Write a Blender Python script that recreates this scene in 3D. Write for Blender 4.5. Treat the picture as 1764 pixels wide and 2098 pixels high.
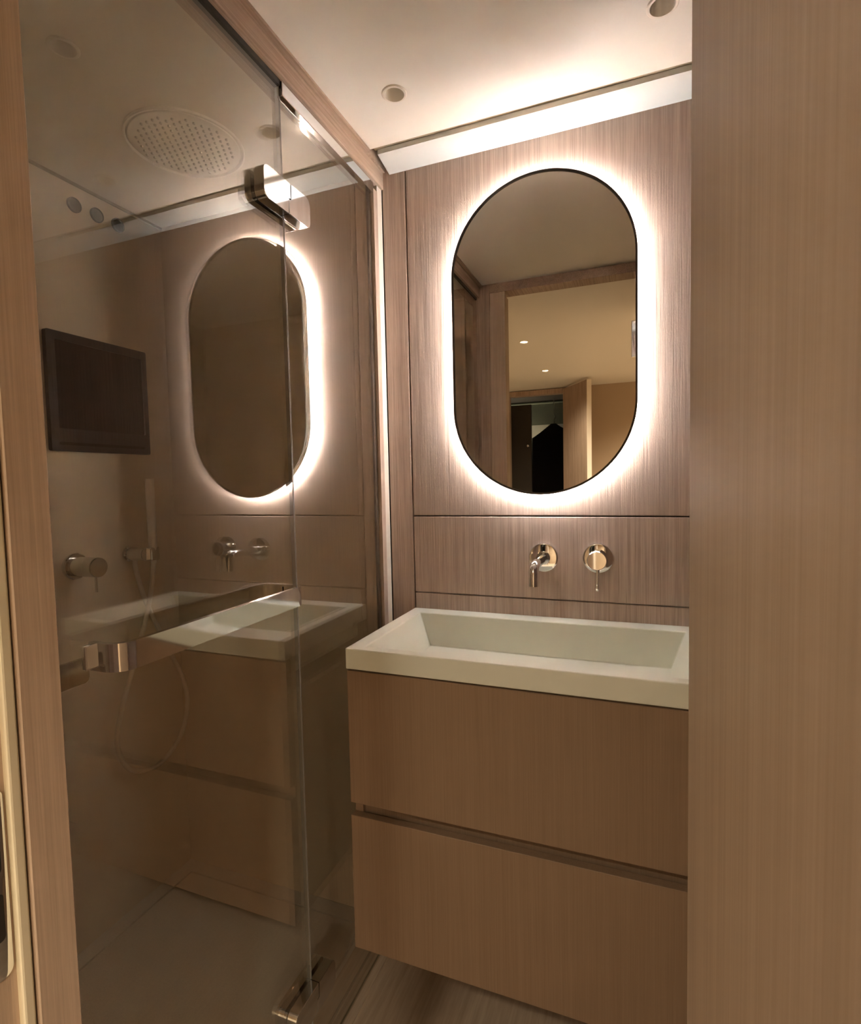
import bpy, bmesh, math, random
from mathutils import Vector, Matrix
random.seed(7)
for o in list(bpy.data.objects): bpy.data.objects.remove(o, do_unlink=True)
scene = bpy.context.scene
col = scene.collection

# ---------------------------------------------------------------- camera
cam_d = bpy.data.cameras.new('camera'); cam = bpy.data.objects.new('camera', cam_d); col.objects.link(cam)
rx = Vector((0.93225099, 0.36114471, -0.02196811)); ux = Vector((0.000162349, 0.06029934, 0.99818033)); fx = Vector((-0.3618122, 0.93055816, -0.05615549))
mw = Matrix(((rx.x, ux.x, -fx.x, 0.0), (rx.y, ux.y, -fx.y, 0.0), (rx.z, ux.z, -fx.z, 1.275), (0, 0, 0, 1)))
cam.matrix_world = mw
cam_d.sensor_fit = 'HORIZONTAL'; cam_d.sensor_width = 36.0; cam_d.lens = 1101.0948 / 1764 * 36.0
cam_d.clip_start = 0.004; cam_d.clip_end = 50
scene.camera = cam

# ---------------------------------------------------------------- world, exposure
world = bpy.data.worlds.new('world'); scene.world = world; world.use_nodes = True
world.node_tree.nodes['Background'].inputs[0].default_value = (0.9, 0.75, 0.55, 1)
world.node_tree.nodes['Background'].inputs[1].default_value = 0.0
scene.view_settings.view_transform = 'Standard'; scene.view_settings.look = 'None'
scene.view_settings.gamma = 1.0; scene.view_settings.use_curve_mapping = False
scene.view_settings.exposure = 3.28
LED_POWER = 7.0          # emission strength of the strip behind the mirror
LED_FRONT = 4.0          # light leaving the same strip sideways
LED_WALL = 66.0           # strip on the mirror's back edge, facing the wall
LOBBY_WATT = 9.5         # each lit lobby downlight seen in the mirror
LOBBY_FILL = 34.0         # each unseen downlight added behind the open door to brighten the jamb

# ---------------------------------------------------------------- materials
def mat(name, color, rough=0.5, metal=0.0, spec=0.5, noise=None, bump=None, emit=None):
    m = bpy.data.materials.new(name); m.use_nodes = True
    nt = m.node_tree; b = nt.nodes['Principled BSDF']
    b.inputs['Base Color'].default_value = (*color, 1); b.inputs['Roughness'].default_value = rough
    b.inputs['Metallic'].default_value = metal; b.inputs['Specular IOR Level'].default_value = spec
    if emit:
        b.inputs['Emission Color'].default_value = (*emit[0], 1); b.inputs['Emission Strength'].default_value = emit[1]
    if noise or bump:
        tc = nt.nodes.new('ShaderNodeTexCoord'); n = nt.nodes.new('ShaderNodeTexNoise')
        n.inputs['Scale'].default_value = noise[0] if noise else bump[0]; n.inputs['Detail'].default_value = 4
        nt.links.new(tc.outputs['Object'], n.inputs['Vector'])
        if noise:
            r = nt.nodes.new('ShaderNodeValToRGB')
            k = noise[1]
            r.color_ramp.elements[0].position = 0.3; r.color_ramp.elements[1].position = 0.7
            r.color_ramp.elements[0].color = (*[c * (1 - k) for c in color], 1); r.color_ramp.elements[1].color = (*[min(1, c * (1 + k)) for c in color], 1)
            nt.links.new(n.outputs['Fac'], r.inputs['Fac']); nt.links.new(r.outputs['Color'], b.inputs['Base Color'])
        if bump:
            bp = nt.nodes.new('ShaderNodeBump'); bp.inputs['Strength'].default_value = bump[1]; bp.inputs['Distance'].default_value = 0.001
            nt.links.new(n.outputs['Fac'], bp.inputs['Height']); nt.links.new(bp.outputs['Normal'], b.inputs['Normal'])
    return m

def wood(name, dark, light, axis='Z', rough=0.55, fine=230.0, bump=0.35, contrast=1.0):
    m = bpy.data.materials.new(name); m.use_nodes = True
    nt = m.node_tree; b = nt.nodes['Principled BSDF']; L = nt.links.new
    b.inputs['Roughness'].default_value = rough; b.inputs['Specular IOR Level'].default_value = 0.3
    tc = nt.nodes.new('ShaderNodeTexCoord')
    def grain(s_across, s_along, detail):
        mp = nt.nodes.new('ShaderNodeMapping')
        sc = [s_across] * 3; sc['XYZ'.index(axis)] = s_along
        mp.inputs['Scale'].default_value = sc
        L(tc.outputs['Object'], mp.inputs['Vector'])
        n = nt.nodes.new('ShaderNodeTexNoise'); n.inputs['Scale'].default_value = 1.0; n.inputs['Detail'].default_value = detail; n.inputs['Roughness'].default_value = 0.6
        L(mp.outputs['Vector'], n.inputs['Vector']); return n
    a = grain(fine, 5.0, 3.0); c = grain(fine * 0.22, 1.6, 2.0); d = grain(fine * 2.4, 22.0, 2.0)
    m1 = nt.nodes.new('ShaderNodeMath'); m1.operation = 'MULTIPLY_ADD'; m1.inputs[1].default_value = 0.55
    L(a.outputs['Fac'], m1.inputs[0])
    m2 = nt.nodes.new('ShaderNodeMath'); m2.operation = 'MULTIPLY'; m2.inputs[1].default_value = 0.3
    L(c.outputs['Fac'], m2.inputs[0]); L(m2.outputs[0], m1.inputs[2])
    m3 = nt.nodes.new('ShaderNodeMath'); m3.operation = 'MULTIPLY_ADD'; m3.inputs[1].default_value = 0.15
    L(d.outputs['Fac'], m3.inputs[0]); L(m1.outputs[0], m3.inputs[2])
    r = nt.nodes.new('ShaderNodeValToRGB')
    r.color_ramp.elements[0].position = 0.5 - 0.17 / contrast; r.color_ramp.elements[1].position = 0.5 + 0.12 / contrast
    r.color_ramp.elements[0].color = (*dark, 1); r.color_ramp.elements[1].color = (*light, 1)
    L(m3.outputs[0], r.inputs['Fac']); L(r.outputs['Color'], b.inputs['Base Color'])
    bp = nt.nodes.new('ShaderNodeBump'); bp.inputs['Strength'].default_value = bump; bp.inputs['Distance'].default_value = 0.0012
    L(m3.outputs[0], bp.inputs['Height']); L(bp.outputs['Normal'], b.inputs['Normal'])
    return m

def glass_sheet(name, tint, r0):
    """Reflective bronze sheet: clear tinted body with an angle-dependent mirror reflection on each face."""
    m = bpy.data.materials.new(name); m.use_nodes = True
    nt = m.node_tree; L = nt.links.new
    for n in list(nt.nodes): nt.nodes.remove(n)
    out = nt.nodes.new('ShaderNodeOutputMaterial'); mix = nt.nodes.new('ShaderNodeMixShader')
    tr = nt.nodes.new('ShaderNodeBsdfTransparent'); tr.inputs[0].default_value = (*tint, 1)
    gl = nt.nodes.new('ShaderNodeBsdfGlossy'); gl.inputs['Roughness'].default_value = 0.0; gl.inputs['Color'].default_value = (1.0, 0.97, 0.92, 1)
    lw = nt.nodes.new('ShaderNodeLayerWeight'); lw.inputs['Blend'].default_value = 0.5
    p = nt.nodes.new('ShaderNodeMath'); p.operation = 'POWER'; p.inputs[1].default_value = 2.7; L(lw.outputs['Facing'], p.inputs[0])
    q = nt.nodes.new('ShaderNodeMath'); q.operation = 'MULTIPLY_ADD'; q.inputs[1].default_value = 1 - r0; q.inputs[2].default_value = r0; L(p.outputs[0], q.inputs[0])
    L(q.outputs[0], mix.inputs[0]); L(tr.outputs[0], mix.inputs[1]); L(gl.outputs[0], mix.inputs[2]); L(mix.outputs[0], out.inputs[0])
    return m

M = {}
WD, WL = (0.27, 0.19, 0.135), (0.48, 0.36, 0.275)
M['wood'] = wood('bleached_oak', WD, WL)
M['wood_wall'] = wood('bleached_oak_wall', (0.30, 0.215, 0.165), (0.56, 0.435, 0.36), fine=400, bump=0.8, contrast=1.0)
M['wood_h'] = wood('bleached_oak_horizontal', WD, WL, axis='Y')
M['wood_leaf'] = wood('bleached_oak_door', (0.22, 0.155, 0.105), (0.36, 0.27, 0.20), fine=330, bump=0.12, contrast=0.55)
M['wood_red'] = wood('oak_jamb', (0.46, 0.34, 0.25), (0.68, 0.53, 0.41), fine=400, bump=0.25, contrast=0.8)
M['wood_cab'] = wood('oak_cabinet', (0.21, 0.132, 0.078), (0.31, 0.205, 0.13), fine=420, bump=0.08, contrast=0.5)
M['wood_dark'] = mat('dark_recess', (0.05, 0.035, 0.024), 0.7)
M['floor_dark'] = wood('floor_wood', (0.36, 0.27, 0.19), (0.50, 0.39, 0.29), axis='Y', fine=90, bump=0.15)
M['floor_lobby'] = wood('lobby_floor', (0.44, 0.37, 0.28), (0.56, 0.48, 0.38), axis='Y', fine=70, bump=0.15)
M['ceiling'] = mat('ceiling_panel', (0.76, 0.735, 0.67), 0.45, bump=(600, 0.05))
M['valance'] = mat('valance_panel', (0.62, 0.63, 0.60), 0.5)
M['groove'] = mat('groove_profile', (0.34, 0.28, 0.19), 0.6)
M['nozzle'] = mat('rubber_nozzle', (0.42, 0.37, 0.29), 0.6)
M['shower_wall'] = mat('shower_wall', (0.77, 0.67, 0.52), 0.5, noise=(3, 0.04))
M['shower_floor'] = mat('shower_floor', (0.70, 0.67, 0.62), 0.6, noise=(260, 0.08))
M['shower_ceiling'] = mat('shower_ceiling', (0.68, 0.63, 0.52), 0.45)
M['basin'] = mat('solid_surface', (0.72, 0.72, 0.62), 0.35)
M['chrome'] = mat('chrome', (0.80, 0.81, 0.82), 0.06, 1.0)
M['chrome_soft'] = mat('satin_chrome', (0.64, 0.62, 0.58), 0.25, 1.0)
M['chrome_bright'] = mat('brushed_chrome', (0.90, 0.88, 0.84), 0.30, 1.0)
M['hose'] = mat('steel_hose', (0.88, 0.85, 0.80), 0.32, 1.0, bump=(900, 0.5))
M['mirror'] = mat('mirror_silver', (0.63, 0.60, 0.55), 0.0, 1.0)
M['frame'] = mat('mirror_frame', (0.035, 0.028, 0.022), 0.35)
M['led'] = mat('led_strip', (1, 1, 1), 0.5, emit=((0.93, 0.95, 1.0), LED_POWER))
M['led_wall'] = mat('led_strip_wall', (1, 1, 1), 0.5, emit=((0.93, 0.95, 1.0), LED_WALL))
M['led_front'] = mat('led_strip_front', (1, 1, 1), 0.5, emit=((0.93, 0.95, 1.0), LED_FRONT))
M['back_box'] = mat('mirror_back_box', (0.8, 0.8, 0.78), 0.5)
M['glass'] = glass_sheet('bronze_reflective_glass', (0.965, 0.95, 0.91), 0.10)
M['seal'] = mat('clear_seal', (0.36, 0.34, 0.31), 0.25)
M['seal_dark'] = mat('black_seal', (0.03, 0.025, 0.02), 0.5)
M['seal_cream'] = mat('cream_rubber', (0.90, 0.82, 0.62), 0.6)
M['cream_edge'] = mat('cream_edge_band', (0.74, 0.66, 0.56), 0.5)
M['tv_frame'] = mat('tv_bezel', (0.030, 0.029, 0.030), 0.5, spec=0.2)
M['tv_screen'] = mat('tv_screen', (0.004, 0.004, 0.004), 0.6, spec=0.05)
M['white'] = mat('white_trim', (0.74, 0.69, 0.60), 0.45)
M['dark'] = mat('dark_hole', (0.03, 0.025, 0.02), 0.6)
M['vent_grey'] = mat('vent_rim', (0.06, 0.058, 0.06), 0.5, spec=0.3)
M['vent_dark'] = mat('vent_disc', (0.02, 0.02, 0.022), 0.9, spec=0.0)
M['lamp'] = mat('lamp_disc', (1, 1, 1), 0.5, emit=((1.0, 0.86, 0.62), 18.0))
M['lobby_wall'] = mat('lobby_wall', (0.45, 0.34, 0.23), 0.6)
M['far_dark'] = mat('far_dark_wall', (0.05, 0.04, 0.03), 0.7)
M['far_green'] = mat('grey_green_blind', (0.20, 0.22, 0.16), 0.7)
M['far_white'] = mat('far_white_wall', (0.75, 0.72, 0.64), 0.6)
M['cloth_black'] = mat('black_cloth', (0.012, 0.010, 0.009), 0.9)

# ---------------------------------------------------------------- mesh helpers (all coordinates in metres, world axes)
def link(name, bm, material, parent=None, base=(0, 0, 0), smooth=False):
    bmesh.ops.recalc_face_normals(bm, faces=bm.faces[:])
    me = bpy.data.meshes.new(name)
    if any(base): bmesh.ops.translate(bm, verts=bm.verts[:], vec=-Vector(base))
    bm.to_mesh(me); bm.free()
    if isinstance(material, (list, tuple)):
        for m_ in material: me.materials.append(m_)
    else: me.materials.append(material)
    if smooth:
        for p in me.polygons: p.use_smooth = True
    o = bpy.data.objects.new(name, me); col.objects.link(o)
    if parent: o.parent = parent
    elif any(base): o.location = base
    return o

def a_box(bm, lo, hi, bevel=0.0, seg=2):
    r = bmesh.ops.create_cube(bm, size=1.0)
    vs = r['verts']
    for v in vs:
        v.co = Vector([lo[i] + (v.co[i] + 0.5) * (hi[i] - lo[i]) for i in range(3)])
    if bevel:
        es = list({e for v in vs for e in v.link_edges})
        bmesh.ops.bevel(bm, geom=es, offset=bevel, segments=seg, affect='EDGES', profile=0.5)

def box(name, lo, hi, material, parent=None, base=(0, 0, 0), bevel=0.0, seg=2):
    bm = bmesh.new(); a_box(bm, lo, hi, bevel, seg)
    return link(name, bm, material, parent, base)

def frame_axes(d):
    d = Vector(d).normalized(); h = Vector((0, 0, 1)) if abs(d.z) < 0.9 else Vector((1, 0, 0))
    a = d.cross(h).normalized(); return a, d.cross(a).normalized(), d

def a_lathe(bm, origin, axis, prof, n=40):
    """prof: list of (distance along axis, radius); closed at the ends where radius = 0."""
    a, b, d = frame_axes(axis); o = Vector(origin); rings = []
    for t, r in prof:
        if r < 1e-7: rings.append([bm.verts.new(o + d * t)])
        else: rings.append([bm.verts.new(o + d * t + (a * math.cos(2 * math.pi * k / n) + b * math.sin(2 * math.pi * k / n)) * r) for k in range(n)])
    for r0, r1 in zip(rings, rings[1:]):
        if len(r0) == 1 and len(r1) == 1: continue
        for k in range(n):
            if len(r0) == 1: bm.faces.new((r0[0], r1[k], r1[(k + 1) % n]))
            elif len(r1) == 1: bm.faces.new((r0[k], r0[(k + 1) % n], r1[0]))
            else: bm.faces.new((r0[k], r0[(k + 1) % n], r1[(k + 1) % n], r1[k]))

def lathe(name, origin, axis, prof, material, parent=None, base=(0, 0, 0), n=40, sharp=35):
    bm = bmesh.new(); a_lathe(bm, origin, axis, prof, n)
    o = link(name, bm, material, parent, base, smooth=True)
    shade(o, sharp); return o

def shade(o, deg=35):
    me = o.data
    bm = bmesh.new(); bm.from_mesh(me)
    for e in bm.edges:
        if len(e.link_faces) == 2 and e.calc_face_angle(0) > math.radians(deg): e.smooth = False
    bm.to_mesh(me); bm.free()

def catmull(pts, k=8):
    P = [Vector(p) for p in pts]; P = [2 * P[0] - P[1]] + P + [2 * P[-1] - P[-2]]; out = []
    for i in range(1, len(P) - 2):
        for j in range(k):
            t = j / k; p0, p1, p2, p3 = P[i - 1:i + 3]
            out.append(0.5 * ((2 * p1) + (-p0 + p2) * t + (2 * p0 - 5 * p1 + 4 * p2 - p3) * t * t + (-p0 + 3 * p1 - 3 * p2 + p3) * t ** 3))
    out.append(P[-2]); return out

def a_tube(bm, pts, rad, n=12, cap=True):
    pts = [Vector(p) for p in pts]; rings = []; prev = None
    for i, p in enumerate(pts):
        d = (pts[min(i + 1, len(pts) - 1)] - pts[max(i - 1, 0)]).normalized()
        if prev is None: a, b, _ = frame_axes(d)
        else:
            a = (prev - d * prev.dot(d)).normalized(); b = d.cross(a)
        prev = a; r = rad(i / (len(pts) - 1)) if callable(rad) else rad
        rings.append([bm.verts.new(p + (a * math.cos(2 * math.pi * k / n) + b * math.sin(2 * math.pi * k / n)) * r) for k in range(n)])
    for r0, r1 in zip(rings, rings[1:]):
        for k in range(n): bm.faces.new((r0[k], r0[(k + 1) % n], r1[(k + 1) % n], r1[k]))
    if cap: bm.faces.new(rings[0]); bm.faces.new(rings[-1][::-1])

def tube(name, pts, rad, material, parent=None, base=(0, 0, 0), n=14):
    bm = bmesh.new(); a_tube(bm, pts, rad, n)
    o = link(name, bm, material, parent, base, smooth=True); shade(o, 50); return o

def a_prism(bm, loop, axis, t0, t1, bevel=0.0):
    """loop: 2-D outline in the plane across the axis; extruded from t0 to t1."""
    def P(u, v, t):
        return {'X': (t, u, v), 'Y': (u, t, v), 'Z': (u, v, t)}[axis]
    a = [bm.verts.new(P(u, v, t0)) for u, v in loop]; b = [bm.verts.new(P(u, v, t1)) for u, v in loop]
    n = len(loop)
    f0 = bm.faces.new(a); f1 = bm.faces.new(b[::-1])
    for k in range(n): bm.faces.new((a[k], b[k], b[(k + 1) % n], a[(k + 1) % n]))
    if bevel:
        es = list(f0.edges) + list(f1.edges)
        bmesh.ops.bevel(bm, geom=es, offset=bevel, segments=2, affect='EDGES', profile=0.5)

def prism(name, loop, axis, t0, t1, material, parent=None, base=(0, 0, 0), bevel=0.0, sharp=30):
    bm = bmesh.new(); a_prism(bm, loop, axis, t0, t1, bevel)
    o = link(name, bm, material, parent, base, smooth=True); shade(o, sharp); return o

def stadium(xc, zc, w, h, n=48):
    pts = []
    for k in range(n + 1):
        t = math.pi * k / n; pts.append((xc + w * math.cos(t), zc + (h - w) + w * math.sin(t)))
    for k in range(n + 1):
        t = math.pi + math.pi * k / n; pts.append((xc + w * math.cos(t), zc - (h - w) + w * math.sin(t)))
    return pts

def rrect(u0, v0, u1, v1, r, n=6):
    pts = []
    for cu, cv, s in ((u1 - r, v1 - r, 0), (u0 + r, v1 - r, 1), (u0 + r, v0 + r, 2), (u1 - r, v0 + r, 3)):
        for k in range(n + 1):
            t = math.pi / 2 * (s + k / n); pts.append((cu + r * math.cos(t), cv + r * math.sin(t)))
    return pts

def ring_prism(name, outer, inner, axis, t0, t1, material, parent=None, base=(0, 0, 0)):
    bm = bmesh.new()
    def P(u, v, t): return {'X': (t, u, v), 'Y': (u, t, v), 'Z': (u, v, t)}[axis]
    L_ = [[bm.verts.new(P(u, v, t)) for u, v in lp] for lp, t in ((outer, t0), (outer, t1), (inner, t1), (inner, t0))]
    n = len(outer)
    for i in range(4):
        A, B = L_[i], L_[(i + 1) % 4]
        for k in range(n): bm.faces.new((A[k], A[(k + 1) % n], B[(k + 1) % n], B[k]))
    o = link(name, bm, material, parent, base, smooth=True); shade(o, 30); return o

def thing(name, label, cat, base, group=None):
    o = bpy.data.objects.new(name, None); o.empty_display_size = 0.05; col.objects.link(o); o.location = base
    o['label'] = label; o['category'] = cat
    if group: o['group'] = group
    return o
def tag(o, label, cat, group=None):
    o['label'] = label; o['category'] = cat
    if group: o['group'] = group
    return o
def struct(o, label=None, cat=None):
    o['kind'] = 'structure'
    if label: o['label'] = label
    if cat: o['category'] = cat
    return o
def sroot(name, base, label, cat):
    o = bpy.data.objects.new(name, None); o.empty_display_size = 0.05; col.objects.link(o); o.location = base
    return struct(o, label, cat)

# ---------------------------------------------------------------- main dimensions
YB, XG, XS = 1.35, -0.651, -1.436         # mirror wall, glass plane, far shower wall
XJ0, XJ1 = -0.576, 0.132                  # panel joints either side of the mirror
XRW = 0.85                               # right wall
ZC, ZS = 2.11, 2.108                      # bathroom and shower ceiling
YF = 0.35                                 # bathroom face of the doorway wall
ZG1, ZG2 = 1.183, 0.973                   # horizontal joints
ZTOP = 2.06                               # glass top

# ---------------------------------------------------------------- floors
f = struct(box('floor', (XG - 0.03, -0.2, -0.08), (XRW + 0.05, YB, 0.0), M['floor_dark']), 'dark brown floor of the bathroom under the floating vanity', 'floor')
sf = sroot('floor_shower', (XS, YF, 0), 'grey beige shower floor behind the glass with a narrow border gap', 'floor')
B = (XS, YF, 0)
box('tray', (XS - 0.02, YF - 0.15, -0.08), (XG - 0.03, YB + 0.02, -0.012), M['shower_floor'], sf, B)
box('floor_panel', (XS + 0.052, YF + 0.05, -0.012), (-0.745, YB - 0.05, 0.0), M['shower_floor'], sf, B, 0.0015)
box('floor_border', (XS, YF, -0.012), (XS + 0.047, YB, 0.0), M['shower_floor'], sf, B)
box('floor_border', (XS + 0.047, YB - 0.045, -0.012), (-0.745, YB, 0.0), M['shower_floor'], sf, B)
box('floor_border', (-0.728, YF, -0.012), (XG - 0.03, YB, 0.002), M['floor_dark'], sf, B)
th = sroot('trim_1', (XG, YF, 0), 'dark metal threshold track under the shower glass', 'threshold')
B = (XG, YF, 0)
box('track', (XG - 0.03, YF, 0.0), (XG + 0.02, YB, 0.004), M['floor_dark'], th, B)
box('track_lip', (XG - 0.03, YF, 0.004), (XG - 0.026, YB, 0.010), M['seal_dark'], th, B)
box('track_lip', (XG - 0.004, YF, 0.004), (XG + 0.001, YB, 0.010), M['chrome_soft'], th, B)

# ---------------------------------------------------------------- ceilings (with real holes for the downlights)
def holed_slab(name, x0, y0, x1, y1, z0, z1, holes, material, r=0.024):
    bm = bmesh.new(); edges = []
    def loop(pts):
        vs = [bm.verts.new((x, y, z0)) for x, y in pts]
        for k in range(len(vs)): edges.append(bm.edges.new((vs[k], vs[(k + 1) % len(vs)])))
    loop([(x0, y0), (x1, y0), (x1, y1), (x0, y1)])
    for hx, hy in holes: loop([(hx + r * math.cos(2 * math.pi * k / 32), hy + r * math.sin(2 * math.pi * k / 32)) for k in range(32)])
    bmesh.ops.triangle_fill(bm, edges=edges, use_beauty=True)
    res = bmesh.ops.extrude_face_region(bm, geom=bm.faces[:])
    bmesh.ops.translate(bm, verts=[g for g in res['geom'] if isinstance(g, bmesh.types.BMVert)], vec=(0, 0, z1 - z0))
    return link(name, bm, material)
DL = [(-0.491, 1.102), (0.039, 1.090)]
DLS = [(-1.012, 0.746)]
LOB = [(-0.651, -0.667), (-0.673, -1.600), (0.55, -0.70), (0.55, -1.60)]
struct(holed_slab('ceiling', -0.628, YF - 0.03, XRW + 0.05, 1.254, ZC, ZC + 0.06, DL, M['ceiling']), 'smooth beige bathroom ceiling above the vanity', 'ceiling')
struct(holed_slab('ceiling_shower', XS - 0.05, YF - 0.15, -0.69, YB + 0.02, ZS, ZS + 0.06, DLS, M['shower_ceiling']), 'beige ceiling inside the shower around the rain head', 'ceiling')
va = sroot('trim_2', (-0.2, 1.30, ZC), 'pale ceiling strip above the mirror wall with a recessed groove', 'ceiling trim')
B = (-0.2, 1.30, ZC)
box('groove_back', (-0.628, 1.250, ZC + 0.012), (XRW, 1.285, ZC + 0.03), M['groove'], va, B)
prism('pale_strip', [(1.280, ZC), (YB - 0.001, ZC - 0.015), (YB - 0.001, ZC + 0.02), (1.280, ZC + 0.02)], 'X', -0.621, XRW, M['valance'], va, B)

# ---------------------------------------------------------------- mirror wall, panelled
wb = sroot('wall_back', (-0.2, YB, 0), 'bleached oak panelled wall behind the mirror and basin', 'wall')
B = (-0.2, YB, 0)
G = 0.0012
box('wall_core', (XG - 0.01, YB + 0.02, 0), (XRW + 0.05, YB + 0.09, ZC + 0.06), M['wood_dark'], wb, B)
def panel(x0, x1, z0, z1, m=None): return box('panel', (x0 + G, YB, z0 + G), (x1 - G, YB + 0.02, z1 - G), m or M['wood_wall'], wb, B, 0.0022, 2)
panel(XJ0, XJ1, ZG1, ZC + 0.05); panel(XJ0, XJ1, ZG2, ZG1); panel(XJ0, XJ1, 0.0, ZG2)
panel(XG + 0.006, XJ0, 0.0, ZC + 0.05); panel(XJ1, XRW, 0.0, ZC + 0.05)
struct(box('wall_right', (XRW, YF - 0.05, 0), (XRW + 0.06, YB + 0.08, ZC + 0.06), M['wood']), 'oak side wall to the right of the vanity', 'wall')
struct(box('wall_shower_back', (XS - 0.05, YB, 0), (XG - 0.012, YB + 0.09, ZC + 0.06), M['shower_wall']), 'tan end wall of the shower behind the glass', 'wall')
struct(box('wall_left', (XS - 0.06, YF - 0.15, -0.08), (XS, YB, ZC + 0.06), M['shower_wall']), 'tan shower wall carrying the television and taps', 'wall')
struct(box('wall_shower_front', (XS - 0.05, YF - 0.21, -0.08), (XG - 0.02, YF - 0.15, ZC + 0.06), M['shower_wall']), 'tan front wall of the shower beside the doorway', 'wall')

# post and lintel around the glass
po = sroot('trim_3', (XG, 1.33, 0), 'narrow pale oak post where the shower glass meets the mirror wall', 'post')
B = (XG, 1.33, 0)
box('post_core', (XG - 0.012, 1.322, 0), (-0.6465, YB, ZC), M['cream_edge'], po, B)
box('post_channel', (XG - 0.012, 1.300, 0.004), (-0.6455, 1.322, ZTOP - 0.018), M['wood'], po, B)
box('glass_channel', (XG - 0.011, 1.288, 0.004), (XG - 0.005, 1.300, ZTOP - 0.018), M['seal_dark'], po, B)
li = sroot('trim_4', (XG, 0.85, ZTOP), 'oak lintel running above the shower glass under the ceiling', 'lintel')
B = (XG, 0.85, ZTOP)
box('fascia', (-0.70, YF - 0.15, ZTOP), (-0.640, YB, ZC - 0.006), M['wood_h'], li, B, 0.001, 1)
box('ceiling_batten', (-0.70, YF - 0.15, ZC - 0.006), (-0.628, 1.254, ZC + 0.02), M['wood_h'], li, B)
box('end_block', (-0.70, 1.254, ZC - 0.006), (-0.634, YB, ZC + 0.05), M['wood'], li, B)

# ---------------------------------------------------------------- doorway
XJ = -0.53
wf = sroot('wall_front', (XJ, YF, 0), 'oak doorway wall facing the mirror', 'wall')
B = (XJ, YF, 0)
box('wall_pier', (XG - 0.02, 0.20, 0), (-0.597, YF, ZC + 0.06), M['wood'], wf, B, 0.001, 1)
box('wall_head', (-0.597, 0.27, 2.072), (XRW + 0.02, YF, ZC + 0.06), M['wood_h'], wf, B, 0.001, 1)
box('wall_pier', (0.075, 0.20, 0), (XRW + 0.02, YF - 0.001, 2.072), M['wood'], wf, B, 0.001, 1)
tj = sroot('trim_5', (XJ, 0.3, 0), 'oak door jamb with cream rubber seal and steel strike plate', 'door jamb')
B = (XJ, 0.3, 0)
box('casing', (-0.596, 0.3125, 0), (XJ, YF + 0.001, 2.072), M['wood_red'], tj, B, 0.0012, 1)
box('shadow_gap', (-0.596, 0.3105, 0), (XJ - 0.006, 0.3125, 2.072), M['wood_dark'], tj, B)
box('rubber_seal', (-0.596, 0.3005, 0), (XJ - 0.002, 0.3105, 2.072), M['seal_cream'], tj, B, 0.002, 2)
box('frame_board', (-0.596, 0.24, 0), (XJ - 0.010, 0.3005, 2.072), M['wood_red'], tj, B)
sp = prism('strike_plate', rrect(0.268, 0.832, 0.2975, 1.008, 0.008), 'X', XJ - 0.0102, XJ - 0.0075, M['chrome'], tj, B, 0.0006)
prism('latch_opening', rrect(0.2735, 0.93, 0.2925, 1.002, 0.005), 'X', XJ - 0.0078, XJ - 0.0072, M['dark'], sp)
prism('bolt_opening', rrect(0.2735, 0.868, 0.2925, 0.912, 0.004), 'X', XJ - 0.0078, XJ - 0.0072, M['dark'], sp)
for z in (0.975, 0.992): lathe('plate_screw', (XJ - 0.0075, 0.2885, z), (1, 0, 0), [(0, 0.0042), (0.0012, 0.0042), (0.0018, 0.003), (0.0018, 0)], M['chrome'], sp, n=16)
for c_ in sp.children: c_.location = Vector((0, 0, 0)) - Vector(B)
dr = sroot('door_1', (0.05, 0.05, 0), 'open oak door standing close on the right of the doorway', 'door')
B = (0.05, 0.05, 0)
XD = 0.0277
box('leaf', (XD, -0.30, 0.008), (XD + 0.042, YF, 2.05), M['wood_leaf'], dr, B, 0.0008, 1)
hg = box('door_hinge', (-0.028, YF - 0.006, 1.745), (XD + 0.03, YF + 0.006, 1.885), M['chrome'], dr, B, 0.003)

# ---------------------------------------------------------------- oval mirror with its light
MX, MZ, MW_, MH = -0.2218, 1.6188, 0.2195, 0.3811
B = (MX, YB, MZ - MH)
mi = thing('wall_mirror', 'tall pill-shaped backlit mirror in a thin dark frame on the oak wall', 'mirror', B)
ring_prism('frame', stadium(MX, MZ, MW_, MH), stadium(MX, MZ, MW_ - 0.005, MH - 0.005), 'Y', 1.314, 1.327, M['frame'], mi, B)
prism('mirror_glass', stadium(MX, MZ, MW_ - 0.005, MH - 0.005), 'Y', 1.3165, 1.3255, M['mirror'], mi, B)
IN = 0.032
prism('back_box', stadium(MX, MZ, MW_ - IN - 0.002, MH - IN - 0.002), 'Y', 1.3255, YB, M['back_box'], mi, B)
ring_prism('light_strip', stadium(MX, MZ, MW_ - IN, MH - IN), stadium(MX, MZ, MW_ - IN - 0.002, MH - IN - 0.002), 'Y', 1.331, 1.337, M['led'], mi, B)
ws = ring_prism('wall_light_strip', stadium(MX, MZ, MW_ - 0.004, MH - 0.004), stadium(MX, MZ, MW_ - 0.012, MH - 0.012), 'Y', 1.3422, 1.3430, M['led_wall'], mi, B)
ws.data.materials.append(M['led_front'])
for p_ in ws.data.polygons:
    if p_.normal.y < 0.5: p_.material_index = 1

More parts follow.
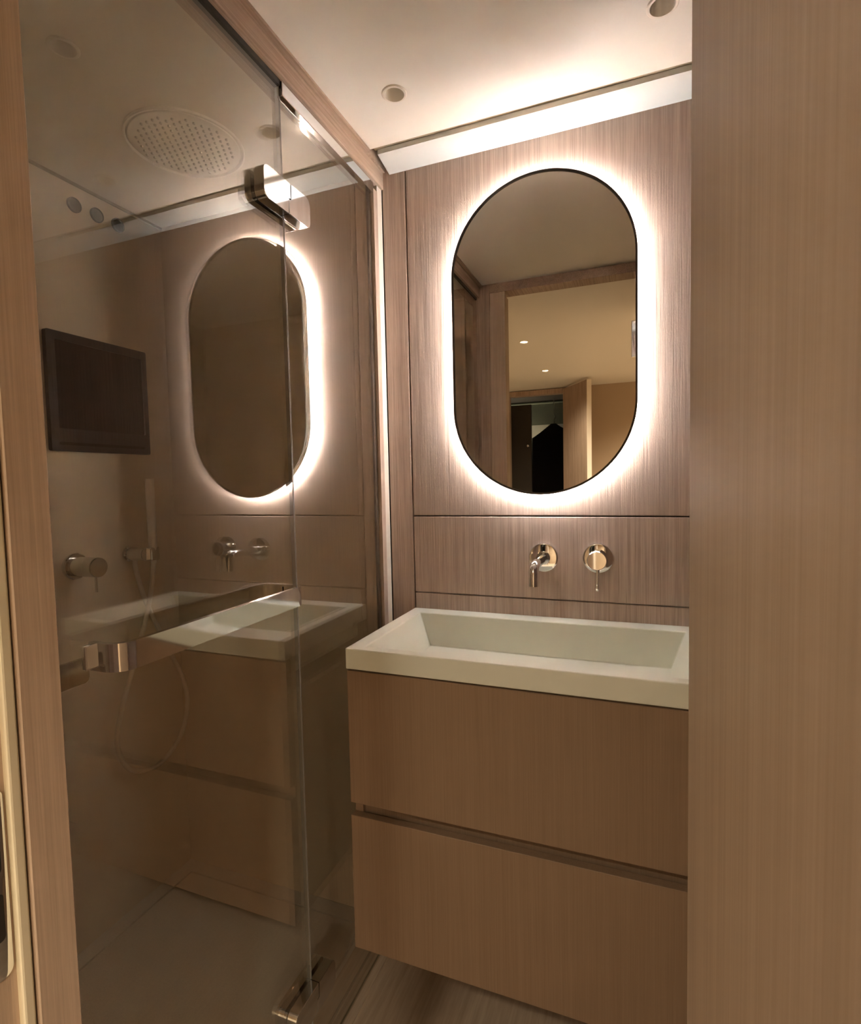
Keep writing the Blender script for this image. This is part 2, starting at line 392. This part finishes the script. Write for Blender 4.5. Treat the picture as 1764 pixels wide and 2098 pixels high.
# ---------------------------------------------------------------- basin
BX0, BX1, BY0, BY1, BZ0, BZ1 = XJ0, XJ1, 0.968, YB - 0.001, 0.886, 0.93
B = ((BX0 + BX1) / 2, (BY0 + BY1) / 2, BZ0)
bs = thing('washbasin', 'off-white rectangular trough basin with square rim on the oak vanity', 'basin', B)
def basin_mesh():
    bm = bmesh.new()
    def R4(x0, y0, x1, y1, z): return [bm.verts.new(p) for p in ((x0, y0, z), (x1, y0, z), (x1, y1, z), (x0, y1, z))]
    ix0, iy0, ix1, iy1 = BX0 + 0.035, BY0 + 0.026, BX1 - 0.035, BY1 - 0.050
    loops = [R4(BX0 + 0.03, BY0 + 0.03, BX1 - 0.03, BY1, 0.835), R4(BX0 + 0.03, BY0 + 0.03, BX1 - 0.03, BY1, BZ0), R4(BX0, BY0, BX1, BY1, BZ0), R4(BX0, BY0, BX1, BY1, BZ1), R4(ix0, iy0, ix1, iy1, BZ1),
             R4(ix0 + 0.030, iy0 + 0.02, ix1 - 0.030, iy1 - 0.006, BZ1 - 0.085)]
    for A, C in zip(loops, loops[1:]):
        for k in range(4): bm.faces.new((A[k], A[(k + 1) % 4], C[(k + 1) % 4], C[k]))
    bm.faces.new(loops[-1]); bm.faces.new(loops[0][::-1])
    bm.normal_update()
    es = [e for e in bm.edges if all(v.co.z > 0.84 for v in e.verts) and len(e.link_faces) == 2 and e.calc_face_angle(0) > 0.3]
    bmesh.ops.bevel(bm, geom=es, offset=0.0025, segments=3, affect='EDGES', profile=0.5)
    return bm
link('basin_body', basin_mesh(), M['basin'], bs, B)
lathe('drain', (-0.222, 1.14, BZ1 - 0.0852), (0, 0, 1), [(0, 0.03), (0.003, 0.03), (0.004, 0.027), (0.002, 0.02), (0.002, 0)], M['chrome'], bs, B)

# ---------------------------------------------------------------- vanity cabinet
B = ((BX0 + BX1) / 2, 1.16, 0.27)
vc = thing('vanity_cabinet', 'wall-hung oak vanity cabinet with two wide handleless drawers', 'cabinet', B)
bm = bmesh.new()
a_box(bm, (BX0 + 0.002, 0.990, 0.27), (BX0 + 0.02, YB, 0.80)); a_box(bm, (BX1 - 0.02, 0.990, 0.27), (BX1 - 0.002, YB, 0.80))
a_box(bm, (BX0 + 0.02, 0.990, 0.27), (BX1 - 0.02, YB, 0.288)); a_box(bm, (BX0 + 0.02, YB - 0.02, 0.288), (BX1 - 0.02, YB, 0.80))
link('body', bm, M['wood_cab'], vc, B)
box('finger_recess', (BX0 + 0.02, 1.000, 0.555), (BX1 - 0.02, 1.012, 0.612), M['wood_cab'], vc, B)
box('shadow_gap', (BX0 + 0.01, 0.99, 0.8), (BX1 - 0.01, 0.998, 0.886), M['wood_dark'], vc, B)
box('drawer_front', (BX0 + 0.001, 0.9705, 0.595), (BX1 - 0.001, 0.9898, 0.882), M['wood_cab'], vc, B, 0.001, 1)
box('drawer_front', (BX0 + 0.001, 0.9705, 0.27), (BX1 - 0.001, 0.9898, 0.567), M['wood_cab'], vc, B, 0.001, 1)

# ---------------------------------------------------------------- basin taps
def arc_path(p0, p1, p2, n=10):
    p0, p1, p2 = Vector(p0), Vector(p1), Vector(p2)
    return [(1 - t) ** 2 * p0 + 2 * t * (1 - t) * p1 + t * t * p2 for t in [k / n for k in range(n + 1)]]
SX, SZ = -0.222, 1.080
B = (SX, YB, SZ)
spo = thing('basin_spout', 'chrome wall spout with round plate bending down over the basin', 'tap', B)
lathe('wall_plate', (SX, YB, SZ), (0, -1, 0), [(0, 0.0355), (0.005, 0.0365), (0.009, 0.035), (0.010, 0.031), (0.0105, 0)], M['chrome'], spo, B)
pth = [(SX, YB - 0.008, SZ), (SX, 1.27, SZ)] + arc_path((SX, 1.232, SZ), (SX, 1.206, SZ), (SX, 1.205, SZ - 0.022)) + [(SX, 1.205, SZ - 0.046)]
tube('spout_pipe', pth, 0.0112, M['chrome'], spo, B, 20)
lathe('collar', (SX, YB - 0.01, SZ), (0, -1, 0), [(0, 0.0165), (0.010, 0.0165), (0.012, 0.0135), (0.013, 0.0112)], M['chrome'], spo, B)
MXX, MZZ = -0.092, 1.082
B = (MXX, YB, MZZ)
mx = thing('basin_mixer', 'round chrome wall mixer with a thin pin lever hanging down', 'tap', B)
lathe('wall_plate', (MXX, YB, MZZ), (0, -1, 0), [(0, 0.0355), (0.005, 0.0365), (0.009, 0.035), (0.010, 0.031), (0.0105, 0)], M['chrome'], mx, B)
lathe('mixer_body', (MXX, YB - 0.009, MZZ), (0, -1, 0), [(0, 0.0225), (0.018, 0.0225), (0.0185, 0.0215), (0.020, 0.0215), (0.0205, 0.0225), (0.040, 0.0225), (0.042, 0.021), (0.0425, 0)], M['chrome'], mx, B)
tube('lever', [(MXX, 1.312, MZZ - 0.018), (MXX, 1.310, MZZ - 0.045), (MXX, 1.307, MZZ - 0.072)], 0.0028, M['chrome'], mx, B, 12)
lathe('lever_tip', (MXX, 1.3085, MZZ - 0.056), (0, -0.11, -1), [(0, 0.0028), (0.004, 0.0042), (0.014, 0.0044), (0.0165, 0.003), (0.017, 0)], M['chrome'], mx, B, 16)

# ---------------------------------------------------------------- shower glass
YS = 0.914
B = (XG, 1.1, 0.012)
gp = thing('fixed_glass_panel', 'fixed bronze glass shower panel between the door seam and oak post', 'glass panel', B)
box('glass_pane', (XG - 0.009, YS + 0.002, 0.012), (XG - 0.001, 1.299, ZTOP - 0.016), M['glass'], gp, B)
box('top_channel', (XG - 0.014, YS + 0.002, ZTOP - 0.030), (XG + 0.006, 1.3005, ZTOP - 0.001), M['chrome'], gp, B, 0.0015)
box('edge_strip', (XG - 0.0095, YS + 0.0008, 0.012), (XG - 0.0005, YS + 0.002, ZTOP - 0.030), M['seal'], gp, B)
B = (XG, 0.64, 0.012)
gd = thing('glass_shower_door', 'bronze glass shower door with a long chrome towel-bar handle', 'shower door', B)
box('glass_pane', (XG - 0.009, YF + 0.012, 0.014), (XG - 0.001, YS - 0.002, ZTOP - 0.012), M['glass'], gd, B)
box('edge_strip', (XG - 0.0095, YS - 0.002, 0.014), (XG - 0.0005, YS - 0.0008, ZTOP - 0.014), M['seal'], gd, B)
box('top_seal', (XG - 0.012, YF + 0.012, ZTOP - 0.012), (XG + 0.002, YS, ZTOP - 0.001), M['seal_dark'], gd, B)
def hinge(zc, h=0.060):
    z0, z1 = zc - h / 2, zc + h / 2; st = 0.004
    y0, y1, ym = 0.829, 0.975, 0.906
    r = 0.012
    def corner(cu, cv, s): return [(cu + r * math.cos(math.pi / 2 * (s + k / 6)), cv + r * math.sin(math.pi / 2 * (s + k / 6))) for k in range(7)]
    left = corner(y0 + r, z1 - r, 1) + corner(y0 + r, z0 + r, 2) + [(ym - st, z0), (ym - st, zc), (ym + st, zc), (ym + st, z1)]
    g = 0.0016
    right = [(ym - st + g, z0)] + corner(y1 - r, z0 + r, 3) + corner(y1 - r, z1 - r, 0) + [(ym + st + g, z1), (ym + st + g, zc - g), (ym - st + g, zc - g)]
    a = prism('hinge_plate', left, 'X', XG - 0.0008, -0.630, M['chrome'], gd, B, 0.001, 12)
    b = prism('hinge_plate', right, 'X', XG - 0.0008, -0.630, M['chrome'], gd, B, 0.001, 12)
    c = prism('inner_hinge_plate', rrect(y0, z0, y1, z1, 0.012), 'X', XG - 0.030, XG - 0.0092, M['chrome'], gd, B, 0.001)
hinge(1.828); hinge(0.195)
# flat chrome towel bar with rounded returns
def band(name, y0, y1, xo, z0, z1, t, r, parent):
    def outline(off):
        ya, yb, xr = y0 + off, y1 - off, xo - off; rr = max(r - off, 0.004); p = [(XG - 0.001, ya)]
        for k in range(9):
            a = math.pi - math.pi / 2 * k / 8; p.append((xr - rr + rr * math.cos(a - math.pi / 2), ya + rr + rr * math.sin(a - math.pi / 2 - math.pi / 2 + 0) if False else ya + rr - rr * math.cos(math.pi / 2 * k / 8)) if False else (xr - rr + rr * math.sin(math.pi / 2 * k / 8), ya + rr - rr * math.cos(math.pi / 2 * k / 8)))
        for k in range(9): p.append((xr - rr + rr * math.cos(math.pi / 2 * k / 8), yb - rr + rr * math.sin(math.pi / 2 * k / 8)))
        p.append((XG - 0.001, yb)); return p
    bm = bmesh.new(); o, i = outline(0), outline(t); n = len(o)
    V = [[bm.verts.new((x, y, z)) for x, y in lp] for lp, z in ((o, z0), (o, z1), (i, z1), (i, z0))]
    for s in range(4):
        A, C = V[s], V[(s + 1) % 4]
        for k in range(n - 1): bm.faces.new((A[k], A[k + 1], C[k + 1], C[k]))
    bm.faces.new((V[0][0], V[1][0], V[2][0], V[3][0])); bm.faces.new((V[0][-1], V[3][-1], V[2][-1], V[1][-1]))
    ob = link(name, bm, M['chrome'], parent, B, smooth=True); shade(ob, 40); return ob
hd = band('towel_bar', 0.468, 0.872, -0.600, 1.045, 1.081, 0.008, 0.026, gd)
box('bar_mount', (XG - 0.0009, 0.458, 1.047), (XG + 0.006, 0.476, 1.079), M['chrome'], gd, B, 0.002)
box('bar_mount', (XG - 0.0009, 0.864, 1.047), (XG + 0.006, 0.880, 1.079), M['chrome'], gd, B, 0.002)
prism('inner_pull', rrect(0.40, 1.012, 0.503, 1.046, 0.006), 'X', -0.708, -0.702, M['chrome_soft'], gd, B, 0.001)
box('inner_pull_mount', (-0.703, 0.425, 1.02), (XG - 0.0092, 0.435, 1.038), M['chrome_soft'], gd, B)

# ---------------------------------------------------------------- shower fittings
B = (-1.030, 1.058, ZS - 0.012)
rh = thing('rain_shower_head', 'large round flush rain shower head in the shower ceiling', 'shower head', B)
lathe('head_disc', (-1.030, 1.058, ZS + 0.001), (0, 0, -1), [(0, 0.136), (0.006, 0.136), (0.007, 0.135), (0.007, 0.132), (0.001, 0.130), (0.001, 0.126), (0.005, 0.125), (0.006, 0.122), (0.006, 0)], M['white'], rh, B, 64)
bm = bmesh.new()
for iy in range(-9, 10):
    for ix in range(-9, 10):
        x, y = ix * 0.0170 + (0.0085 if iy % 2 else 0), iy * 0.0150
        if x * x + y * y < 0.112 ** 2: a_lathe(bm, (-1.030 + x, 1.058 + y, ZS - 0.0045), (0, 0, -1), [(0, 0.0036), (0.004, 0.0028), (0.004, 0)], 6)
nz = link('nozzles', bm, M['nozzle'], rh, B); nz['kind'] = 'stuff'

def downlight(x, y, z, label, group, lit=0.0):
    B = (x, y, z)
    t = thing('ceiling_downlight', label, 'downlight', B, group)
    lathe('trim_ring', (x, y, z), (0, 0, -1), [(-0.002, 0.0235), (-0.002, 0.0275), (0.001, 0.0275), (0.0025, 0.0255), (0.0025, 0.0215), (-0.002, 0.0205), (-0.002, 0.0235)], M['white'], t, B, 32)
    lathe('reflector', (x, y, z), (0, 0, 1), [(0.0, 0.0215), (0.018, 0.0165), (0.030, 0.0125)], M['white'], t, B, 32)
    lathe('lamp_face', (x, y, z + 0.030), (0, 0, 1), [(0, 0), (0, 0.0135), (0.006, 0.0135), (0.006, 0)], M['lamp'] if lit else M['groove'], t, B, 24)
    if lit:
        ld = bpy.data.lights.new('lamp_light', 'SPOT'); ld.energy = lit; ld.color = (1.0, 0.88, 0.68); ld.spot_size = math.radians(150); ld.spot_blend = 0.8; ld.shadow_soft_size = 0.08
        lo = bpy.data.objects.new('lamp_light', ld); col.objects.link(lo); lo.parent = t; lo.location = (0, 0, -0.006)
    return t
downlight(*DL[0], ZC, 'small unlit downlight in the ceiling nearest the shower lintel', 'unlit bathroom downlights')
downlight(*DL[1], ZC, 'small unlit downlight in the ceiling beside the open oak door', 'unlit bathroom downlights')
downlight(*DLS[0], ZS, 'small unlit downlight inside the shower ceiling beside the rain head', 'unlit bathroom downlights')

B = (XS, 1.105, 1.378)
tv = thing('television', 'black flat television set into the shower wall above the taps', 'television', B)
TY0, TY1, TZ0, TZ1 = 0.955, 1.257, 1.378, 1.692
def sunk(name, y0, y1, z0, z1, xf, m, par, r=0.004): return prism(name, rrect(y0, z0, y1, z1, r), 'X', XS, xf, m, par, B, 0.001)
ring_prism('bezel', rrect(TY0, TZ0, TY1, TZ1, 0.005), rrect(TY0 + 0.022, TZ0 + 0.060, TY1 - 0.014, TZ1 - 0.022, 0.003), 'X', XS, XS + 0.014, M['tv_frame'], tv, B)
sunk('screen', TY0 + 0.0222, TY1 - 0.0142, TZ0 + 0.0602, TZ1 - 0.0222, XS + 0.009, M['tv_screen'], tv)
prism('speaker_slot', rrect(TY0 + 0.02, TZ0 + 0.016, TY1 - 0.02, TZ0 + 0.024, 0.002), 'X', XS + 0.0135, XS + 0.0146, M['tv_screen'], tv, B)

struct(box('trim_6', (XS, YF - 0.15, ZS - 0.007), (XS + 0.006, YB, ZS), M['groove']), 'narrow joint strip between the shower wall and its ceiling, coloured brown as its shadow gap', 'trim')  # brown colour stands for the shade in the ceiling joint
def jet(y, z, label):
    B = (XS, y, z)
    t = thing('wall_vent', label, 'vent', B, 'round vents high on the shower wall')
    lathe('vent_rim', (XS, y, z), (1, 0, 0), [(0, 0.0195), (0.006, 0.0195), (0.008, 0.0180), (0.008, 0.0170), (0.0, 0.0165)], M['vent_grey'], t, B, 28)
    lathe('vent_disc', (XS, y, z), (1, 0, 0), [(0.0005, 0), (0.0005, 0.0163), (0.0050, 0.0163), (0.0062, 0.0120), (0.0062, 0)], M['vent_dark'], t, B, 28)
jet(1.061, 2.048, 'round dark vent high on the shower wall, the nearest of three')
jet(1.127, 2.050, 'round dark vent high on the shower wall, the middle of three')
jet(1.193, 2.050, 'round dark vent high on the shower wall, farthest of three, nearest the corner')

VY, VZ = 1.005, 1.066
B = (XS, VY, VZ)
sm = thing('shower_mixer', 'chrome cylindrical shower mixer knob on the shower wall below the television', 'tap', B)
lathe('wall_plate', (XS, VY, VZ), (1, 0, 0), [(0, 0.036), (0.008, 0.036), (0.011, 0.033), (0.011, 0)], M['chrome'], sm, B)
lathe('mixer_body', (XS + 0.010, VY, VZ), (1, 0, 0), [(0, 0.0265), (0.05, 0.0265), (0.052, 0.0255), (0.053, 0.0265), (0.082, 0.0265), (0.084, 0.025), (0.0845, 0)], M['chrome_soft'], sm, B)
tube('lever', [(XS + 0.080, VY, VZ - 0.024), (XS + 0.080, VY, VZ - 0.050), (XS + 0.080, VY, VZ - 0.066)], 0.0036, M['chrome'], sm, B, 12)

HY, HZ = 1.175, 1.078
B = (XS, HY, HZ)
hs = thing('hand_shower', 'chrome stick hand shower in a wall bracket with a looping steel hose', 'hand shower', B)
lathe('bracket', (XS, HY, HZ), (1, 0, 0), [(0, 0.024), (0.006, 0.024), (0.008, 0.0195), (0.070, 0.0195), (0.072, 0.018), (0.0725, 0)], M['chrome'], hs, B)
HX = XS + 0.072
box('holder', (HX - 0.012, HY + 0.004, HZ - 0.020), (HX + 0.012, HY + 0.036, HZ + 0.020), M['chrome'], hs, B, 0.004)
lathe('handset', (HX, HY + 0.022, HZ - 0.03), (0.02, -0.02, 1), [(0, 0), (0, 0.0075), (0.02, 0.0095), (0.05, 0.0120), (0.25, 0.0125), (0.254, 0.011), (0.2545, 0)], M['chrome_bright'], hs, B, 28)
hp = [(HX, HY + 0.022, HZ - 0.028), (HX - 0.004, HY + 0.016, HZ - 0.09), (HX - 0.012, HY - 0.004, HZ - 0.19), (HX - 0.025, HY - 0.042, HZ - 0.32), (HX - 0.035, HY - 0.085, HZ - 0.45), (HX - 0.040, HY - 0.098, HZ - 0.55),
      (HX - 0.038, HY - 0.060, HZ - 0.635), (HX - 0.034, HY + 0.030, HZ - 0.665), (HX - 0.034, HY + 0.120, HZ - 0.615), (HX - 0.036, HY + 0.158, HZ - 0.52), (HX - 0.042, HY + 0.145, HZ - 0.42), (HX - 0.05, HY + 0.095, HZ - 0.30), (HX - 0.05, HY + 0.030, HZ - 0.15), (HX - 0.05, HY + 0.002, HZ - 0.05), (HX - 0.05, HY, HZ - 0.012)]
tube('hose', catmull(hp, 8), 0.0068, M['hose'], hs, B, 12)

# ---------------------------------------------------------------- lobby behind the camera, seen in the mirror
struct(box('floor_lobby', (-1.9, -2.6, -0.08), (1.3, -0.2, 0.0), M['floor_lobby']), 'oak floor of the lobby seen through the doorway', 'floor')
struct(holed_slab('ceiling_lobby', -1.9, -2.6, 1.3, 0.27, ZC, ZC + 0.06, LOB, M['ceiling']), 'pale lobby ceiling with two lit downlights, seen in the mirror', 'ceiling')
struct(box('wall_lobby_left', (-1.96, -2.6, -0.08), (-1.9, 0.2, ZC + 0.06), M['lobby_wall']), 'tan lobby side wall beyond the shower', 'wall')
struct(box('wall_lobby_right', (1.3, -2.6, -0.08), (1.36, 0.3, ZC + 0.06), M['lobby_wall']), 'tan lobby side wall behind the open door', 'wall')
struct(box('wall_lobby_front', (XRW + 0.02, 0.2, -0.08), (1.36, 0.28, ZC + 0.06), M['lobby_wall']), 'tan lobby wall beside the open door', 'wall')
struct(box('wall_lobby_shower', (-1.9, 0.08, -0.08), (XG - 0.02, 0.14, ZC + 0.06), M['lobby_wall']), 'tan lobby wall on the other side of the shower', 'wall')
wfar = sroot('wall_lobby_far', (-0.9, -2.45, 0), 'brown far lobby wall with an oak framed doorway, seen in the mirror', 'wall')
B = (-0.9, -2.45, 0)
box('wall_panel', (-0.60, -2.53, 0), (1.3, -2.45, ZC), M['lobby_wall'], wfar, B)
box('wall_panel', (-1.9, -2.53, 0), (-1.19, -2.45, ZC), M['lobby_wall'], wfar, B)
box('door_frame', (-1.19, -2.53, 0), (-1.15, -2.44, ZC - 0.005), M['wood'], wfar, B, 0.002, 1)
box('door_frame', (-0.64, -2.53, 0), (-0.60, -2.44, ZC - 0.005), M['wood'], wfar, B, 0.002, 1)
box('door_frame', (-1.15, -2.53, 2.06), (-0.64, -2.44, ZC - 0.005), M['wood'], wfar, B, 0.002, 1)
dl2 = sroot('door_2', (-0.63, -2.43, 0), 'pale oak door standing half open at the far doorway, seen in the mirror', 'door')
d_ = Vector((0.243, 0.40, 0)); ln = 0.47
lf = box('leaf', (0, -0.02, 0.01), (ln, 0.02, 2.09), M['wood'], dl2, (0, 0, 0), 0.0015, 1)
box('edge_band', (ln, -0.02, 0.01), (ln + 0.004, 0.02, 2.09), M['cream_edge'], dl2)
dl2.rotation_euler = (0, 0, math.atan2(d_.y, d_.x))
downlight(*LOB[0], ZC, 'lit lobby downlight seen in the mirror, the nearer to the doorway', 'lit lobby downlights', LOBBY_WATT)
downlight(*LOB[1], ZC, 'lit lobby downlight seen in the mirror, the farther and lower one', 'lit lobby downlights', LOBBY_WATT)

downlight(*LOB[2], ZC, 'unseen lit downlight added as fill behind the open oak door, nearer the doorway', 'lit lobby downlights', LOBBY_FILL)  # this pair is added out of view to light the jamb, not the leaf
downlight(*LOB[3], ZC, 'unseen lit downlight added as fill behind the open oak door, farther from the doorway', 'lit lobby downlights', LOBBY_FILL)

# dark cabin beyond the far doorway
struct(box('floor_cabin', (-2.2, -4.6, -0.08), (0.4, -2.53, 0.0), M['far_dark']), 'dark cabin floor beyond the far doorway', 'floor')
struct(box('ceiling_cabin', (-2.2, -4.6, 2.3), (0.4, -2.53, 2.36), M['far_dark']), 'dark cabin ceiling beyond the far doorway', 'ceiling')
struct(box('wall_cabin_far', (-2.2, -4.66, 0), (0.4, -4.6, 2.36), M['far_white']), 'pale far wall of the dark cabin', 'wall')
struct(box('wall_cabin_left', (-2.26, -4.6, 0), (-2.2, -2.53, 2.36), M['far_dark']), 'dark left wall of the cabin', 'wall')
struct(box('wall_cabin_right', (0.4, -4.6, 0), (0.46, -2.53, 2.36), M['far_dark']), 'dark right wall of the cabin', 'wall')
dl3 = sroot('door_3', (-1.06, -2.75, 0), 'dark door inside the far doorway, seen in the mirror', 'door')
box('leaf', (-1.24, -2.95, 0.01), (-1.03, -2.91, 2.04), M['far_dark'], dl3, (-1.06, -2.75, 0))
lathe('door_knob', (-1.06, -2.91, 1.62), (0, 1, 0), [(0, 0.012), (0.02, 0.012), (0.03, 0.016), (0.045, 0.012), (0.05, 0)], M['chrome'], dl3, (-1.06, -2.75, 0), 20)
B = (-1.1, -4.55, 2.0)
bl = thing('roller_blind', 'grey-green roller blind in the dark cabin, seen in the mirror', 'blind', B)
box('blind_cloth', (-1.75, -4.56, 1.99), (-0.45, -4.55, 2.27), M['far_green'], bl, B)
tube('blind_roll', [(-1.76, -4.555, 2.28), (-0.44, -4.555, 2.28)], 0.018, M['far_green'], bl, B)
B = (-1.1, -4.3, 0)
ct = thing('hanging_coat', 'black coat hanging with sloping shoulders in the dark cabin, seen in the mirror', 'coat', B)
cx = -1.0
prism('coat_body', [(cx - 0.30, 0.6), (cx + 0.30, 0.6), (cx + 0.26, 1.82), (cx + 0.18, 1.85), (cx + 0.03, 1.97), (cx - 0.03, 1.97), (cx - 0.20, 1.84), (cx - 0.27, 1.80)], 'Y', -4.38, -4.24, M['cloth_black'], ct, B, 0.02)
tube('coat_hook', [(cx, -4.31, 1.96), (cx, -4.31, 2.02), (cx + 0.02, -4.31, 2.06), (cx, -4.31, 2.10), (cx, -4.31, 2.30)], 0.004, M['chrome_soft'], ct, B, 8)
ld = bpy.data.lights.new('cabin_fill_light', 'POINT'); ld.energy = 5.0; ld.color = (1.0, 0.9, 0.7); ld.shadow_soft_size = 0.05  # fill for the pale cabin wall, carried by an unseen added lamp
B = (-1.75, -4.35, 1.2)
tl = thing('unseen_floor_lamp', 'unseen slim floor lamp with a pale shade, added to light the dark cabin', 'lamp', (-1.75, -4.35, 0))
lathe('lamp_shade', (-1.75, -4.35, 1.15), (0, 0, 1), [(0, 0.10), (0.16, 0.07)], M['far_white'], tl, (-1.75, -4.35, 0))
lathe('lamp_foot', (-1.75, -4.35, 0), (0, 0, 1), [(0, 0), (0, 0.12), (0.02, 0.12), (0.03, 0.012), (1.15, 0.012), (1.15, 0)], M['dark'], tl, (-1.75, -4.35, 0))
lo = bpy.data.objects.new('cabin_fill_light', ld); col.objects.link(lo); lo.parent = tl; lo.location = (0, 0, 1.23)
